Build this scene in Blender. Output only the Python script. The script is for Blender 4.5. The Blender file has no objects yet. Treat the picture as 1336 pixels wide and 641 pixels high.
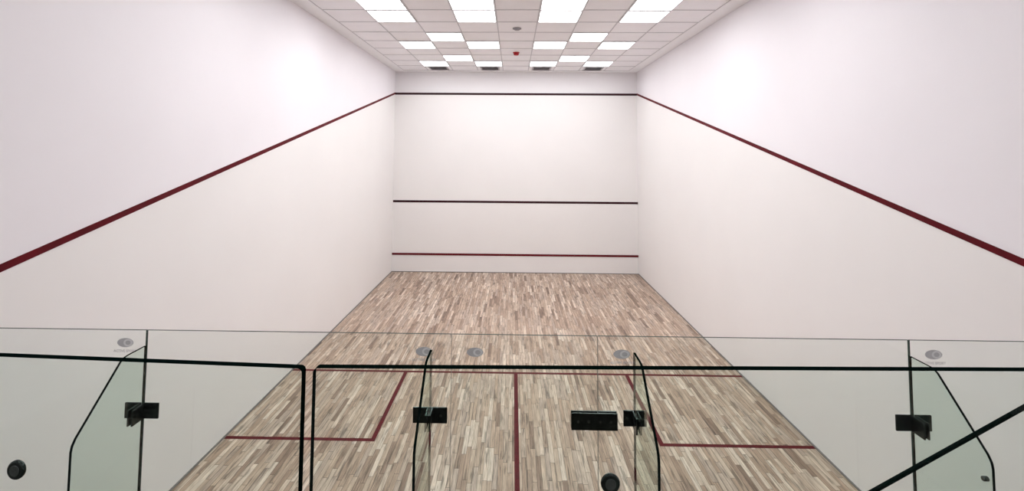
import bpy, bmesh, math
from mathutils import Vector, Matrix
scene = bpy.context.scene
COL = scene.collection
try:
    scene.view_settings.view_transform = 'Standard'
except Exception:
    pass

# ------------------------------------------------------------------ materials
def srgb(r, g, b):
    f = lambda c: (c/255/12.92) if c/255 <= 0.04045 else ((c/255+0.055)/1.055)**2.4
    return (f(r), f(g), f(b), 1)

def new_mat(name):
    m = bpy.data.materials.new(name); m.use_nodes = True
    nt = m.node_tree; nt.nodes.clear()
    out = nt.nodes.new('ShaderNodeOutputMaterial')
    return m, nt, out

def pbr(name, col, rough=0.5, metal=0.0, noise=0.0, nscale=8.0, bump=0.0, bscale=200.0, spec=0.5):
    m, nt, out = new_mat(name)
    b = nt.nodes.new('ShaderNodeBsdfPrincipled')
    b.inputs['Roughness'].default_value = rough
    b.inputs['Metallic'].default_value = metal
    b.inputs['Specular IOR Level'].default_value = spec
    nt.links.new(b.outputs[0], out.inputs[0])
    tc = nt.nodes.new('ShaderNodeTexCoord')
    n = nt.nodes.new('ShaderNodeTexNoise'); n.inputs['Scale'].default_value = nscale
    n.inputs['Detail'].default_value = 4
    nt.links.new(tc.outputs['Object'], n.inputs['Vector'])
    r = nt.nodes.new('ShaderNodeMapRange')
    r.inputs['From Min'].default_value = 0.3; r.inputs['From Max'].default_value = 0.7
    r.inputs['To Min'].default_value = 1-noise; r.inputs['To Max'].default_value = 1+noise
    nt.links.new(n.outputs['Fac'], r.inputs['Value'])
    vm = nt.nodes.new('ShaderNodeVectorMath'); vm.operation = 'SCALE'
    vm.inputs[0].default_value = col[:3]
    nt.links.new(r.outputs[0], vm.inputs['Scale'])
    nt.links.new(vm.outputs[0], b.inputs['Base Color'])
    if bump > 0:
        n2 = nt.nodes.new('ShaderNodeTexNoise'); n2.inputs['Scale'].default_value = bscale
        nt.links.new(tc.outputs['Object'], n2.inputs['Vector'])
        bp = nt.nodes.new('ShaderNodeBump'); bp.inputs['Strength'].default_value = bump
        bp.inputs['Distance'].default_value = 0.002
        nt.links.new(n2.outputs['Fac'], bp.inputs['Height'])
        nt.links.new(bp.outputs[0], b.inputs['Normal'])
    return m

def wall_mat(name, low, high, line0, slope):
    """plaster: two paints, the one above the out line differs slightly (world coords)"""
    m, nt, out = new_mat(name)
    b = nt.nodes.new('ShaderNodeBsdfPrincipled'); b.inputs['Roughness'].default_value = 0.55
    b.inputs['Specular IOR Level'].default_value = 0.25
    nt.links.new(b.outputs[0], out.inputs[0])
    g = nt.nodes.new('ShaderNodeNewGeometry')
    s = nt.nodes.new('ShaderNodeSeparateXYZ'); nt.links.new(g.outputs['Position'], s.inputs[0])
    ma = nt.nodes.new('ShaderNodeMath'); ma.operation = 'MULTIPLY_ADD'
    nt.links.new(s.outputs['Y'], ma.inputs[0]); ma.inputs[1].default_value = slope; ma.inputs[2].default_value = line0
    gt = nt.nodes.new('ShaderNodeMath'); gt.operation = 'GREATER_THAN'
    nt.links.new(s.outputs['Z'], gt.inputs[0]); nt.links.new(ma.outputs[0], gt.inputs[1])
    mx = nt.nodes.new('ShaderNodeMix'); mx.data_type = 'RGBA'
    mx.inputs['A'].default_value = low; mx.inputs['B'].default_value = high
    nt.links.new(gt.outputs[0], mx.inputs['Factor'])
    n = nt.nodes.new('ShaderNodeTexNoise'); n.inputs['Scale'].default_value = 0.9; n.inputs['Detail'].default_value = 6
    nt.links.new(g.outputs['Position'], n.inputs['Vector'])
    r = nt.nodes.new('ShaderNodeMapRange'); r.inputs['From Min'].default_value = .3; r.inputs['From Max'].default_value = .7
    r.inputs['To Min'].default_value = .985; r.inputs['To Max'].default_value = 1.01
    nt.links.new(n.outputs['Fac'], r.inputs['Value'])
    vm = nt.nodes.new('ShaderNodeVectorMath'); vm.operation = 'SCALE'
    nt.links.new(mx.outputs['Result'], vm.inputs[0]); nt.links.new(r.outputs[0], vm.inputs['Scale'])
    nt.links.new(vm.outputs[0], b.inputs['Base Color'])
    n2 = nt.nodes.new('ShaderNodeTexNoise'); n2.inputs['Scale'].default_value = 60
    nt.links.new(g.outputs['Position'], n2.inputs['Vector'])
    bp = nt.nodes.new('ShaderNodeBump'); bp.inputs['Strength'].default_value = .08; bp.inputs['Distance'].default_value = .003
    nt.links.new(n2.outputs['Fac'], bp.inputs['Height']); nt.links.new(bp.outputs[0], b.inputs['Normal'])
    return m

def floor_mat():
    m, nt, out = new_mat('maple_strips')
    N = nt.nodes.new; Lk = nt.links.new
    b = N('ShaderNodeBsdfPrincipled'); Lk(b.outputs[0], out.inputs[0])
    b.inputs['Roughness'].default_value = 0.36; b.inputs['Specular IOR Level'].default_value = 0.32
    tc = N('ShaderNodeTexCoord'); s = N('ShaderNodeSeparateXYZ'); Lk(tc.outputs['Object'], s.inputs[0])
    def M(op, a, c=None, d=None):
        n = N('ShaderNodeMath'); n.operation = op
        for i, v in enumerate((a, c, d)):
            if v is None: continue
            if isinstance(v, (int, float)): n.inputs[i].default_value = v
            else: Lk(v, n.inputs[i])
        return n.outputs[0]
    u = M('DIVIDE', s.outputs['X'], 0.048); ui = M('FLOOR', u); uf = M('FRACT', u)
    w = N('ShaderNodeTexWhiteNoise'); w.noise_dimensions = '1D'; Lk(ui, w.inputs['W'])
    v = M('DIVIDE', s.outputs['Y'], 0.50); v2 = M('MULTIPLY_ADD', w.outputs['Value'], 7.3, v)
    vi = M('FLOOR', v2); vf = M('FRACT', v2)
    cb = N('ShaderNodeCombineXYZ'); Lk(ui, cb.inputs[0]); Lk(vi, cb.inputs[1])
    w2 = N('ShaderNodeTexWhiteNoise'); w2.noise_dimensions = '2D'; Lk(cb.outputs[0], w2.inputs['Vector'])
    cr = N('ShaderNodeValToRGB'); Lk(w2.outputs['Value'], cr.inputs[0])
    e = cr.color_ramp.elements
    stops = [(0, (136,112,96)), (.08, (165,140,122)), (.25, (183,158,138)), (.5, (195,172,152)), (.65, (184,164,149)), (.85, (208,187,168)), (1, (221,204,187))]
    e[0].position = 0; e[0].color = srgb(*stops[0][1]); e[1].position = 1; e[1].color = srgb(*stops[-1][1])
    for p, c in stops[1:-1]:
        el = e.new(p); el.color = srgb(*c)
    gv = N('ShaderNodeCombineXYZ')
    Lk(M('MULTIPLY', s.outputs['X'], 60), gv.inputs[0]); Lk(M('MULTIPLY', s.outputs['Y'], 4.5), gv.inputs[1])
    Lk(M('MULTIPLY', w2.outputs['Value'], 50), gv.inputs[2])
    n = N('ShaderNodeTexNoise'); n.inputs['Scale'].default_value = 1; n.inputs['Detail'].default_value = 5; n.inputs['Distortion'].default_value = .8
    Lk(gv.outputs[0], n.inputs['Vector'])
    r = N('ShaderNodeMapRange'); r.inputs['From Min'].default_value = .3; r.inputs['From Max'].default_value = .7
    r.inputs['To Min'].default_value = .64; r.inputs['To Max'].default_value = 1.20; Lk(n.outputs['Fac'], r.inputs['Value'])
    # dark mineral streaks
    gv2 = N('ShaderNodeCombineXYZ')
    Lk(M('MULTIPLY', s.outputs['X'], 38), gv2.inputs[0]); Lk(M('MULTIPLY', s.outputs['Y'], 3.0), gv2.inputs[1])
    Lk(M('MULTIPLY', w2.outputs['Value'], 31), gv2.inputs[2])
    n4 = N('ShaderNodeTexNoise'); n4.inputs['Scale'].default_value = 1; n4.inputs['Detail'].default_value = 4
    Lk(gv2.outputs[0], n4.inputs['Vector'])
    r4 = N('ShaderNodeMapRange'); r4.inputs['From Min'].default_value = .56; r4.inputs['From Max'].default_value = .66
    r4.inputs['To Min'].default_value = 1; r4.inputs['To Max'].default_value = .46; Lk(n4.outputs['Fac'], r4.inputs['Value'])
    e1 = M('LESS_THAN', uf, 0.08); e2 = M('LESS_THAN', vf, 0.012); gap = M('MAXIMUM', e1, e2)
    gm = M('MULTIPLY_ADD', gap, -0.60, 1.0)
    n3 = N('ShaderNodeTexNoise'); n3.inputs['Scale'].default_value = .8; n3.inputs['Detail'].default_value = 3
    Lk(tc.outputs['Object'], n3.inputs['Vector'])
    r3 = N('ShaderNodeMapRange'); r3.inputs['From Min'].default_value = .3; r3.inputs['From Max'].default_value = .7
    r3.inputs['To Min'].default_value = .95; r3.inputs['To Max'].default_value = 1.05; Lk(n3.outputs['Fac'], r3.inputs['Value'])
    k = M('MULTIPLY', M('MULTIPLY', M('MULTIPLY', r.outputs[0], r4.outputs[0]), gm), r3.outputs[0])
    vm = N('ShaderNodeVectorMath'); vm.operation = 'SCALE'; Lk(cr.outputs[0], vm.inputs[0]); Lk(k, vm.inputs['Scale'])
    Lk(vm.outputs[0], b.inputs['Base Color'])
    return m

def glass_mat(name, tint, refl=1.0):
    m, nt, out = new_mat(name)
    t = nt.nodes.new('ShaderNodeBsdfTransparent'); t.inputs[0].default_value = (*tint, 1)
    g = nt.nodes.new('ShaderNodeBsdfGlossy'); g.inputs['Roughness'].default_value = 0.02
    g.inputs[0].default_value = (.9, .95, .93, 1)
    f = nt.nodes.new('ShaderNodeFresnel'); f.inputs[0].default_value = 1.4
    # only the outer (front-facing) surface reflects: no false internal reflection
    ge = nt.nodes.new('ShaderNodeNewGeometry')
    inv = nt.nodes.new('ShaderNodeMath'); inv.operation = 'SUBTRACT'; inv.inputs[0].default_value = refl
    sc = nt.nodes.new('ShaderNodeMath'); sc.operation = 'MULTIPLY'; sc.inputs[1].default_value = refl
    nt.links.new(ge.outputs['Backfacing'], sc.inputs[0]); nt.links.new(sc.outputs[0], inv.inputs[1])
    mu = nt.nodes.new('ShaderNodeMath'); mu.operation = 'MULTIPLY'
    nt.links.new(f.outputs[0], mu.inputs[0]); nt.links.new(inv.outputs[0], mu.inputs[1])
    mx = nt.nodes.new('ShaderNodeMixShader')
    nt.links.new(mu.outputs[0], mx.inputs[0]); nt.links.new(t.outputs[0], mx.inputs[1]); nt.links.new(g.outputs[0], mx.inputs[2])
    nt.links.new(mx.outputs[0], out.inputs[0])
    return m

def emis(name, col, st):
    m, nt, out = new_mat(name)
    e = nt.nodes.new('ShaderNodeEmission'); e.inputs[0].default_value = col; e.inputs[1].default_value = st
    nt.links.new(e.outputs[0], out.inputs[0]); return m

LOW = srgb(242, 239, 238); HIGH = srgb(242, 238, 242)
M_side = wall_mat('side_plaster', LOW, HIGH, 2.33, 0.24)
M_front = wall_mat('front_plaster', LOW, srgb(241, 238, 240), 4.66, 0)
M_floor = floor_mat()
M_tile = pbr('ceiling_tile', srgb(249, 247, 250), .9, noise=.02, nscale=3, bump=.15, bscale=120)
M_border = pbr('ceiling_plaster', srgb(250, 249, 251), .8, noise=.01)
M_tbar = pbr('tee_bar', srgb(200, 197, 202), .5)
M_frame = pbr('lamp_frame', srgb(212, 210, 213), .4)
M_lamp = emis('lamp_diffuser', (.98, .985, 1.0, 1), 9.9)
M_lside = pbr('line_crimson', srgb(90, 4, 20), .6, noise=.25, nscale=5, spec=.15)
M_lfront = pbr('line_dark_maroon', srgb(48, 13, 22), .5, noise=.1, nscale=5, spec=.2)
M_ltin = pbr('line_red', srgb(98, 12, 26), .5, noise=.1, nscale=5, spec=.2)
M_lfloor = pbr('line_floor', srgb(88, 4, 18), .5, noise=.25, nscale=14, spec=.15)
M_gap = pbr('shadow_gap', srgb(132, 128, 127), .6)
M_black = pbr('black_metal', srgb(52, 60, 58), .15, metal=.9, noise=.3, nscale=22)
M_steel = pbr('brushed_steel', srgb(90, 98, 96), .22, metal=.9, noise=.08, nscale=80)
M_edge = pbr('glass_edge', srgb(4, 15, 13), .7, noise=.15, nscale=10, spec=.0)
M_edge2 = pbr('glass_edge_pale', srgb(26, 50, 44), .3, noise=.15, nscale=10, spec=.15)
M_gwall = glass_mat('glass_clear', (.965, .984, .975))
M_gfin = glass_mat('glass_green', (.895, .950, .920), .9)
M_gbal = glass_mat('glass_guard', (.953, .979, .966), .6)
M_decal = pbr('decal_grey', srgb(214, 214, 217), .6)
M_decal2 = pbr('decal_pale', srgb(250, 250, 252), .6)
M_vent = pbr('vent_grey', srgb(182, 178, 182), .5)
M_ventd = pbr('vent_dark', srgb(80, 78, 80), .7)
M_det = pbr('detector_grey', srgb(150, 145, 150), .5)
M_red = pbr('alarm_red', srgb(180, 10, 26), .4)
M_conc = pbr('gallery_plaster', srgb(225, 222, 220), .7, noise=.03)
M_carpet = pbr('gallery_floor', srgb(140, 136, 132), .9, noise=.08, nscale=30)

# ------------------------------------------------------------------ mesh helpers
def obj_from_bm(name, bm, mats, loc=(0, 0, 0), parent=None, rot=None):
    me = bpy.data.meshes.new(name); bm.normal_update(); bm.to_mesh(me); bm.free()
    for m in mats: me.materials.append(m)
    o = bpy.data.objects.new(name, me); COL.objects.link(o); o.location = loc
    if rot: o.rotation_euler = rot
    if parent: o.parent = parent
    return o

def bm_box(bm, x0, x1, y0, y1, z0, z1, mi=0, bev=0.0):
    b2 = bmesh.new()
    bmesh.ops.create_cube(b2, size=1)
    for v in b2.verts:
        v.co = Vector(((x0+x1)/2+v.co.x*(x1-x0), (y0+y1)/2+v.co.y*(y1-y0), (z0+z1)/2+v.co.z*(z1-z0)))
    if bev > 0:
        bmesh.ops.bevel(b2, geom=list(b2.edges), offset=bev, segments=2, affect='EDGES', profile=.5)
    for f in b2.faces: f.material_index = mi
    t = bpy.data.meshes.new('t'); b2.to_mesh(t); b2.free(); bm.from_mesh(t); bpy.data.meshes.remove(t)

def bm_cyl(bm, c, axis, r, h, mi=0, seg=32, bev=0.0, r2=None):
    b2 = bmesh.new()
    bmesh.ops.create_cone(b2, cap_ends=True, segments=seg, radius1=r, radius2=r if r2 is None else r2, depth=h)
    if bev > 0:
        es = [e for e in b2.edges if abs(e.verts[0].co.z-e.verts[1].co.z) < 1e-6]
        bmesh.ops.bevel(b2, geom=es, offset=bev, segments=3, affect='EDGES', profile=.5)
    R = {'x': Matrix.Rotation(math.pi/2, 4, 'Y'), 'y': Matrix.Rotation(math.pi/2, 4, 'X'), 'z': Matrix.Identity(4)}[axis]
    bmesh.ops.transform(b2, matrix=Matrix.Translation(c) @ R, verts=b2.verts)
    for f in b2.faces: f.material_index = mi; f.smooth = len(f.verts) == 4
    t = bpy.data.meshes.new('t'); b2.to_mesh(t); b2.free(); bm.from_mesh(t); bpy.data.meshes.remove(t)

def box(name, x0, x1, y0, y1, z0, z1, mat, parent=None, bev=0.0, loc=(0, 0, 0)):
    bm = bmesh.new(); bm_box(bm, x0, x1, y0, y1, z0, z1, 0, bev)
    return obj_from_bm(name, bm, [mat], loc, parent)

def pane(bm, pts, th, plane, faces=0, edges=1):
    """extruded outline: plane 'xz' (thickness in y) or 'yz' (thickness in x)"""
    def P(a, b, t): return Vector((a, t, b)) if plane == 'xz' else Vector((t, a, b))
    A = [bm.verts.new(P(a, b, -th/2)) for a, b in pts]; B = [bm.verts.new(P(a, b, th/2)) for a, b in pts]
    f = bm.faces.new(A); f.material_index = faces
    f = bm.faces.new(B[::-1]); f.material_index = faces
    n = len(pts)
    for i in range(n):
        f = bm.faces.new((A[i], B[i], B[(i+1) % n], A[(i+1) % n])); f.material_index = edges
    bmesh.ops.recalc_face_normals(bm, faces=bm.faces)

def rrect(x0, x1, z0, z1, r, top_only=True, n=6):
    pts = [(x0, z0), (x1, z0)]
    for cx, cz, a0 in ((x1-r, z1-r, 0), (x0+r, z1-r, 90)):
        for i in range(n+1):
            a = math.radians(a0+90*i/n); pts.append((cx+r*math.cos(a), cz+r*math.sin(a)))
    return pts

def tag(o, label, cat=None, group=None, kind=None):
    o['label'] = label
    if cat: o['category'] = cat
    if group: o['group'] = group
    if kind: o['kind'] = kind
    return o
def struct(o, label=None):
    o['kind'] = 'structure'
    if label: o['label'] = label
    return o

W = 3.2; L = 9.75; H = 5.265; YB = -5.0
# ------------------------------------------------------------------ room shell
struct(box('floor', -W-.2, W+.2, YB-.2, L+.2, -.15, 0, M_floor), 'pale maple strip floor of the squash court')
struct(box('wall_front', -W-.2, W+.2, L, L+.2, 0, H, M_front), 'white plastered front wall of the squash court')
struct(box('wall_left', -W-.2, -W, YB-.2, L, 0, H, M_side), 'white plastered side wall with sloping red line')
struct(box('wall_right', W, W+.2, YB-.2, L, 0, H, M_side), 'white plastered side wall with sloping red line')
struct(box('wall_back', -W, W, YB-.2, YB, 0, H, M_conc), 'plain plastered wall behind the viewing gallery')
struct(box('ceiling', -W-.2, W+.2, YB-.2, L+.2, H, H+.15, M_tile), 'suspended ceiling of square mineral tiles')

# ceiling plaster border and tee-bar grid
T = 0.655; Y1 = 9.575; NR = 14; Y0 = Y1-NR*T; XG = 4.5*T
bm = bmesh.new(); zt = H-.012
bm_box(bm, -W, -XG, Y0, L, zt, H); bm_box(bm, XG, W, Y0, L, zt, H)
bm_box(bm, -XG, XG, Y1, L, zt, H); bm_box(bm, -W, W, YB, Y0, zt, H)
struct(obj_from_bm('trim_1', bm, [M_border]), 'white plaster margin around the ceiling tiles')
bm = bmesh.new()
for i in range(10):
    x = -XG+i*T; bm_box(bm, x-.008, x+.008, Y0, Y1, H-.006, H)
for j in range(NR+1):
    y = Y1-j*T; bm_box(bm, -XG, XG, y-.008, y+.008, H-.0065, H)
struct(obj_from_bm('trim_2', bm, [M_tbar]), 'grey metal tee bars of the ceiling grid')

# front-wall lines
struct(box('trim_3', -W, W, L-.004, L, 4.635, 4.69, M_lfront), 'dark maroon out line on the front wall')
struct(box('trim_4', -W, W, L-.004, L, 1.795, 1.85, M_lfront), 'dark maroon service line on the front wall')
struct(box('trim_5', -W, W, L-.012, L, .435, .485, M_ltin), 'red tin line low on the front wall')
# side out lines
for k, (n, sx) in enumerate((('trim_6', -1), ('trim_7', 1))):
    bm = bmesh.new()
    zf = lambda y: 2.332+.24*y
    pts = [(0, zf(0)-.025), (L, zf(L)-.025), (L, zf(L)+.025), (0, zf(0)+.025)]
    pane(bm, pts, .004, 'yz', 0, 0)
    o = obj_from_bm(n, bm, [M_lside], (sx*(W-.002), 0, 0)); struct(o, 'sloping crimson out line on the side wall')
# shadow gap: grey strips carry the shade of the wall-floor joint in their colour
struct(box('shadow_gap_left', -W, -W+.012, 0, L, 0, .018, M_gap), 'thin grey strip for the shadow gap at the foot of the wall')
struct(box('shadow_gap_right', W-.012, W, 0, L, 0, .018, M_gap), 'thin grey strip for the shadow gap at the foot of the wall')
struct(box('shadow_gap_front', -W+.012, W-.012, L-.012, L, 0, .015, M_gap), 'thin grey strip for the shadow gap at the foot of the wall')
# floor markings
fl = 0.0015; ys = 4.29; yb = 2.71; xi = 1.565; hw = .025
struct(box('trim_8', -W+.012, W-.012, ys-hw, ys+hw, 0, fl, M_lfloor), 'red short line painted across the floor')
struct(box('trim_9', -hw, hw, 0.02, ys-hw, 0, fl, M_lfloor), 'red half-court line painted along the floor')
for n, sx in (('trim_10', -1), ('trim_11', 1)):
    bm = bmesh.new()
    a, b_ = sorted((sx*(xi-hw), sx*(xi+hw))); bm_box(bm, a, b_, yb-hw, ys-hw, 0, fl)
    a, b_ = sorted((sx*(xi+hw), sx*(W-.012))); bm_box(bm, a, b_, yb-hw, yb+hw, 0, fl)
    struct(obj_from_bm(n, bm, [M_lfloor]), 'red service box lines painted on the floor')

# gallery slab
bm = bmesh.new(); bm_box(bm, -W, W, YB, -1.15, 1.3, 1.5)
struct(obj_from_bm('floor_gallery', bm, [M_carpet]), 'raised viewing gallery floor slab')

# ------------------------------------------------------------------ ceiling lights
def add_copy(src_root, loc):
    r = src_root.copy(); r.location = loc; COL.objects.link(r)
    for c in src_root.children:
        d = c.copy(); d.parent = r; COL.objects.link(d)
    return r
def make_lamp(loc):
    h = T/2-.006
    bm = bmesh.new(); fw = .016; fy = .032
    bm_box(bm, -h, h, -h, -h+fy, -.016, 0); bm_box(bm, -h, h, h-fy, h, -.016, 0)
    bm_box(bm, -h, -h+fw, -h+fy, h-fy, -.016, 0); bm_box(bm, h-fw, h, -h+fy, h-fy, -.016, 0)
    e = bpy.data.objects.new('ceiling_light_panel', None); COL.objects.link(e); e.location = loc; e.empty_display_size = .1
    obj_from_bm('frame', bm, [M_frame], parent=e)
    box('diffuser', -h+fw, h-fw, -h+fy, h-fy, -.012, -.002, M_lamp, parent=e)
    tag(e, 'square white recessed light panel glowing in the ceiling grid', 'ceiling light', 'ceiling light panels')
    return e
rows = {1: (-3, -1, 1, 3), 2: (-2, 2), 4: (-3, -1, 1, 3), 5: (-2, 2), 7: (-3, -1, 1, 3), 8: (-3, -1, 1, 3), 10: (-2, 2), 11: (-3, -1, 1, 3), 13: (-2, 2)}
first = None
for rI, cols in rows.items():
    for c in cols:
        loc = (c*T, Y1-(rI+.5)*T, H)
        if first is None: first = make_lamp(loc)
        else: add_copy(first, loc)
for x in (-1.6, 1.6):  # unseen extra panels, added to light the gallery around the camera
    for y in (-1.9, -3.6):
        add_copy(first, (x, y, H-.012))

# air vents
def make_vent(loc):
    e = bpy.data.objects.new('air_vent', None); COL.objects.link(e); e.location = loc
    h = .24
    bm = bmesh.new(); fw = .035
    bm_box(bm, -h, h, -h, -h+fw, -.012, 0, 0, .003); bm_box(bm, -h, h, h-fw, h, -.012, 0, 0, .003)
    bm_box(bm, -h, -h+fw, -h, h, -.012, 0, 0, .003); bm_box(bm, h-fw, h, -h, h, -.012, 0, 0, .003)
    obj_from_bm('frame', bm, [M_vent], parent=e)
    box('duct_opening', -h+fw, h-fw, -h+fw, h-fw, -.004, 0, M_ventd, parent=e)
    bm = bmesh.new()
    for i in range(8):
        y = -h+fw+.03+i*.05
        b2 = len(bm.verts)
        bm_box(bm, -h+fw, h-fw, y-.012, y+.012, -.0012, .0012)
        bm.verts.ensure_lookup_table()
        vs = bm.verts[b2:]
        bmesh.ops.rotate(bm, cent=(0, y, 0), matrix=Matrix.Rotation(math.radians(25), 3, 'X'), verts=vs)
        bmesh.ops.translate(bm, vec=(0, 0, -.010), verts=vs)
    obj_from_bm('louvre', bm, [M_vent], parent=e)
    tag(e, 'grey louvred air diffuser set in the ceiling tiles', 'air vent', 'ceiling air vents')
    return e
v0 = None
for c in (-3, -1, 1, 3):
    loc = (c*T, Y1-.5*T, H-.001)
    if v0 is None: v0 = make_vent(loc)
    else: add_copy(v0, loc)

# detectors
e = bpy.data.objects.new('smoke_detector', None); COL.objects.link(e); e.location = (0, Y1-6.4*T, H)
bm = bmesh.new(); bm_cyl(bm, (0, 0, -.008), 'z', .075, .016, bev=.004); obj_from_bm('base', bm, [M_det], parent=e)
bm = bmesh.new(); bm_cyl(bm, (0, 0, -.026), 'z', .040, .024, bev=.008, r2=.058); obj_from_bm('sensor_head', bm, [M_det], parent=e)
tag(e, 'round grey smoke detector fixed to a ceiling tile', 'smoke detector')
e = bpy.data.objects.new('fire_alarm_beacon', None); COL.objects.link(e); e.location = (0, Y1-3.4*T, H)
bm = bmesh.new(); bm_cyl(bm, (0, 0, -.009), 'z', .07, .022, bev=.004); obj_from_bm('base', bm, [M_red], parent=e)
bm = bmesh.new(); bm_cyl(bm, (0, 0, -.04), 'z', .050, .045, bev=.012, r2=.06); obj_from_bm('lens', bm, [M_red], parent=e)
tag(e, 'small dark red fire alarm beacon on a ceiling tile', 'fire alarm')

# ------------------------------------------------------------------ glass back wall
GT = 2.18; GTH = .012
def text_mesh(name, body, size):
    cu = bpy.data.curves.new(name, 'FONT'); cu.body = body; cu.size = size; cu.align_x = 'CENTER'; cu.align_y = 'CENTER'
    cu.offset = .0004
    o = bpy.data.objects.new(name, cu); COL.objects.link(o)
    bpy.context.view_layer.update()
    dg = bpy.context.evaluated_depsgraph_get()
    me = bpy.data.meshes.new_from_object(o.evaluated_get(dg))
    bpy.data.objects.remove(o)
    return me
def decal(parent, x, z, with_text=True):
    """printed mark: oval of two overlapping discs over a small wordmark"""
    bm = bmesh.new()
    def disc(cx, cz, rx, rz, y, mi, seg=32):
        vs = [bm.verts.new((cx+rx*math.cos(2*math.pi*i/seg), y, cz+rz*math.sin(2*math.pi*i/seg))) for i in range(seg)]
        f = bm.faces.new(vs); f.material_index = mi
    disc(0, 0, .044, .024, -.0004, 0)
    disc(.015, 0, .025, .0195, -.0008, 1)
    disc(.015, 0, .014, .0115, -.0012, 0)
    if with_text:
        t = text_mesh('txt', 'ACTIVE SPORT', .0185)
        b2 = bmesh.new(); b2.from_mesh(t)
        bmesh.ops.transform(b2, matrix=Matrix.Translation((0, -.0004, -.044)) @ Matrix.Rotation(math.pi/2, 4, 'X'), verts=b2.verts)
        for f in b2.faces: f.material_index = 0
        t2 = bpy.data.meshes.new('t2'); b2.to_mesh(t2); b2.free(); bm.from_mesh(t2)
    o = obj_from_bm('logo_decal', bm, [M_decal, M_decal2], (x, -GTH/2-.0005, z), parent)
    o['label'] = 'grey printed oval logo'
    return o
def gpane(name, x0, x1, mark=None, label='', txt=True, struct_=False):
    bm = bmesh.new(); c = (x0+x1)/2; g = .0015
    pane(bm, [(x0+g-c, 0.012), (x1-g-c, 0.012), (x1-g-c, GT), (x0+g-c, GT)], GTH, 'xz')
    bm_box(bm, x0+g-c, x1-g-c, -.018, .018, 0, .02, 2)
    o = obj_from_bm(name, bm, [M_gwall, M_edge2, M_steel], (c, 0, 0))
    if mark: decal(o, mark[0]-c, mark[1], txt)
    if struct_: struct(o, label)
    else: tag(o, label, 'glass panel', 'glass back wall panels')
    return o
J = [-W, -2.01, -.375, .395, 2.01, W]
gpane('glass_wall_panel', J[0], J[1], (-2.12, 2.115), 'clear frameless glass panel with grey logo, meeting the side wall')
gpane('glass_wall_panel', J[1], J[2], (-.52, 2.09), 'wide clear frameless glass panel with grey logo beside the door')
door = gpane('door_1', J[2], J[3], (-.25, 2.09), 'clear frameless glass door into the squash court', False, True)
gpane('glass_wall_panel', J[3], J[4], (.52, 2.09), 'wide clear frameless glass panel with grey logo beside the door')
gpane('glass_wall_panel', J[4], J[5], (2.13, 2.11), 'clear frameless glass panel with grey logo, meeting the side wall')

# door hardware
dc = (J[2]+J[3])/2
def hinge(z):
    bm = bmesh.new(); x = J[3]-dc
    for sy in (-1, 1):
        y0, y1 = sorted((sy*(GTH/2), sy*(GTH/2+.009)))
        bm_box(bm, x-.140, x+.100, y0, y1, z-.043, z+.043, 0, .002)
    for dx in (-.105, -.05, .01, .065):
        bm_cyl(bm, (x+dx, -GTH/2-.0095, z), 'y', .007, .002, 1, 20, .0005)
    o = obj_from_bm('hinge', bm, [M_black, M_steel], (0, 0, 0), door); o['label'] = 'black metal patch hinge'
hinge(1.748); hinge(.30)
bm = bmesh.new(); hx = J[2]-dc+.07
bm_cyl(bm, (hx, -.05, 1.0), 'z', .012, .30, 0, 20, .003)
for z in (.9, 1.1): bm_cyl(bm, (hx, -.028, z), 'y', .008, .045, 0, 16)
o = obj_from_bm('handle', bm, [M_steel], (0, 0, 0), door); o['label'] = 'steel pull handle'

# fins
prof = [(-GTH/2-.001, 0), (-.41, 0), (-.41, 1.80), (-.405, 1.825), (-.39, 1.85), (-.165, 2.085), (-.145, 2.097), (-.12, 2.10), (-GTH/2-.001, 2.10)]
def fin(x, label, stud=False, cz=1.768, cw=.090):
    bm = bmesh.new(); pane(bm, prof, .012, 'yz')
    o = obj_from_bm('glass_fin', bm, [M_gfin, M_edge], (x, 0, 0))
    for z in (cz, .35):
        bm = bmesh.new()
        for s in (-1, 1):
            a, b_ = sorted((s*.007, s*cw)); bm_box(bm, a, b_, -.015, -.0065, z-.040, z+.040, 0, .002)
            a, b_ = sorted((s*.0062, s*.015)); bm_box(bm, a, b_, -.090, -.0065, z-.040, z+.040, 0, .002)
            bm_cyl(bm, (s*(cw*.5+.012), -.0155, z), 'y', .008, .002, 1, 20, .0005)
            bm_cyl(bm, (s*.0155, -.060, z), 'x', .008, .002, 1, 20, .0005)
        c = obj_from_bm('clamp', bm, [M_black, M_steel], parent=o); c['label'] = 'black metal angle clamp'
    if stud:
        bm = bmesh.new(); bm_cyl(bm, (0, -.373, 1.737), 'x', .010, .022, 0, 20, .002)
        c = obj_from_bm('stud', bm, [M_steel], parent=o)
    tag(o, label, 'glass fin', 'glass support fins')
    return o
fin(-2.01, 'tall green glass fin with sloped top clamped behind a panel joint')
fin(-.482, 'tall green glass fin with sloped top beside the glass door')
fin(.585, 'tall green glass fin with sloped top beside the glass door', cw=.060)
fin(2.01, 'tall green glass fin with sloped top and small steel stud', True)

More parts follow.
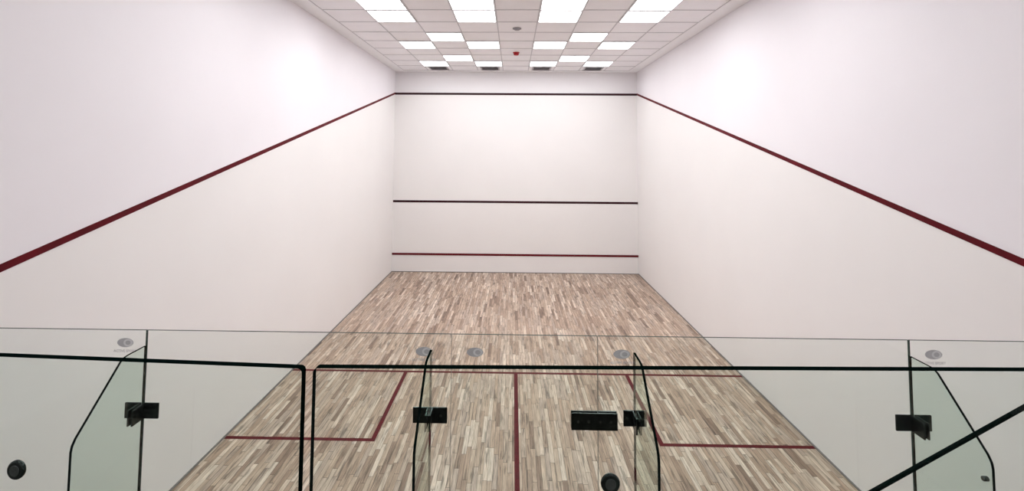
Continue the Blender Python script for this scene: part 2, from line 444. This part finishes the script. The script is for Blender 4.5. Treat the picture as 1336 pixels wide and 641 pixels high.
# ------------------------------------------------------------------ gallery balustrade
def guard(x0, y0, x1, y1, knobs, label):
    ln = math.hypot(x1-x0, y1-y0); ang = math.atan2(y1-y0, x1-x0)
    bm = bmesh.new(); pane(bm, rrect(0, ln, .015, 1.096, .012), .022, 'xz')
    # thin dark polished arris band just under the top edge
    o = obj_from_bm('glass_balustrade_panel', bm, [M_gbal, M_edge], (x0, y0, 1.5), rot=(0, 0, ang))
    for kx, kz in knobs:
        bm = bmesh.new()
        bm_cyl(bm, (kx, -.011-.005, kz), 'y', .024, .010, 0, 36, .004)
        bm_cyl(bm, (kx, -.011-.0103, kz), 'y', .014, .0016, 1, 36, .0005)
        c = obj_from_bm('standoff_button', bm, [M_black, M_steel], parent=o); c['label'] = 'round black metal fixing button'
    bm = bmesh.new()
    bm_box(bm, 0, ln, -.04, .04, 0, .014); bm_box(bm, 0, ln, -.04, -.012, .012, .10, 0, .003); bm_box(bm, 0, ln, .012, .04, .012, .10, 0, .003)
    obj_from_bm('base_channel', bm, [M_steel], parent=o)
    tag(o, label, 'glass balustrade', 'gallery balustrade panels')
    return o
guard(-2.2, -1.225, -.586, -1.308, [(.863, .815)], 'clear glass guard panel with dark green polished top edge')
guard(-.560, -1.305, 2.2, -1.245, [(.752, .822), (2.3, .822)], 'long clear glass guard panel with dark green polished edge')

# stair handrail
e = bpy.data.objects.new('stair_handrail', None); COL.objects.link(e); e.location = (1.3, -1.0, 0)
ang = math.atan2(.258, .47)
bm = bmesh.new(); bm_box(bm, -.62, .75, -.005, .005, -.005, .005, 0, .0015)
bmesh.ops.rotate(bm, cent=(0, 0, 0), matrix=Matrix.Rotation(-ang, 3, 'Y'), verts=bm.verts)
bmesh.ops.translate(bm, vec=(0, 0, 2.235), verts=bm.verts)
obj_from_bm('rail', bm, [M_edge], parent=e)
for px_ in (-.42, .55):
    zt_ = 2.235+px_*math.tan(ang)
    bm = bmesh.new(); bm_box(bm, px_-.012, px_+.012, -.012, .012, 0, zt_-.004, 0, .002)
    bm_box(bm, px_-.05, px_+.05, -.05, .05, 0, .01, 0, .002)
    obj_from_bm('post', bm, [M_black], parent=e)
tag(e, 'slim black metal handrail sloping down beside the glass wall', 'handrail')

# ------------------------------------------------------------------ world
w = bpy.data.worlds.new('world'); scene.world = w; w.use_nodes = True
w.node_tree.nodes['Background'].inputs[0].default_value = (.9, .9, 1, 1)
w.node_tree.nodes['Background'].inputs[1].default_value = .3

# ------------------------------------------------------------------ camera
cx, cy, cz, yaw, pit, rol, f, ppx, ppy = -0.0553, -2.5211, 3.1488, 0.0171, 0.0564, 0.0065, 607.5582, 659.2691, 163.2030
def ray(u, v):
    u, v = u*math.cos(rol)+v*math.sin(rol), -u*math.sin(rol)+v*math.cos(rol)
    x, y, z = u/f, 1.0, -v/f
    y, z = y*math.cos(pit)-z*math.sin(pit), y*math.sin(pit)+z*math.cos(pit)
    x, y = x*math.cos(yaw)-y*math.sin(yaw), x*math.sin(yaw)+y*math.cos(yaw)
    return Vector((x, y, z))
F = ray(0, 0); R = (ray(f, 0)-F); D = (ray(0, f)-F)
cam = bpy.data.cameras.new('camera'); co = bpy.data.objects.new('camera', cam); COL.objects.link(co)
m = Matrix((R.normalized(), (-D).normalized(), (-F).normalized())).transposed().to_4x4()
m.translation = (cx, cy, cz); co.matrix_world = m
cam.sensor_width = 36; cam.sensor_fit = 'HORIZONTAL'; cam.lens = f/1336*36
cam.shift_x = (668-ppx)/1336; cam.shift_y = (ppy-320.5)/1336
cam.clip_start = .05
scene.camera = co
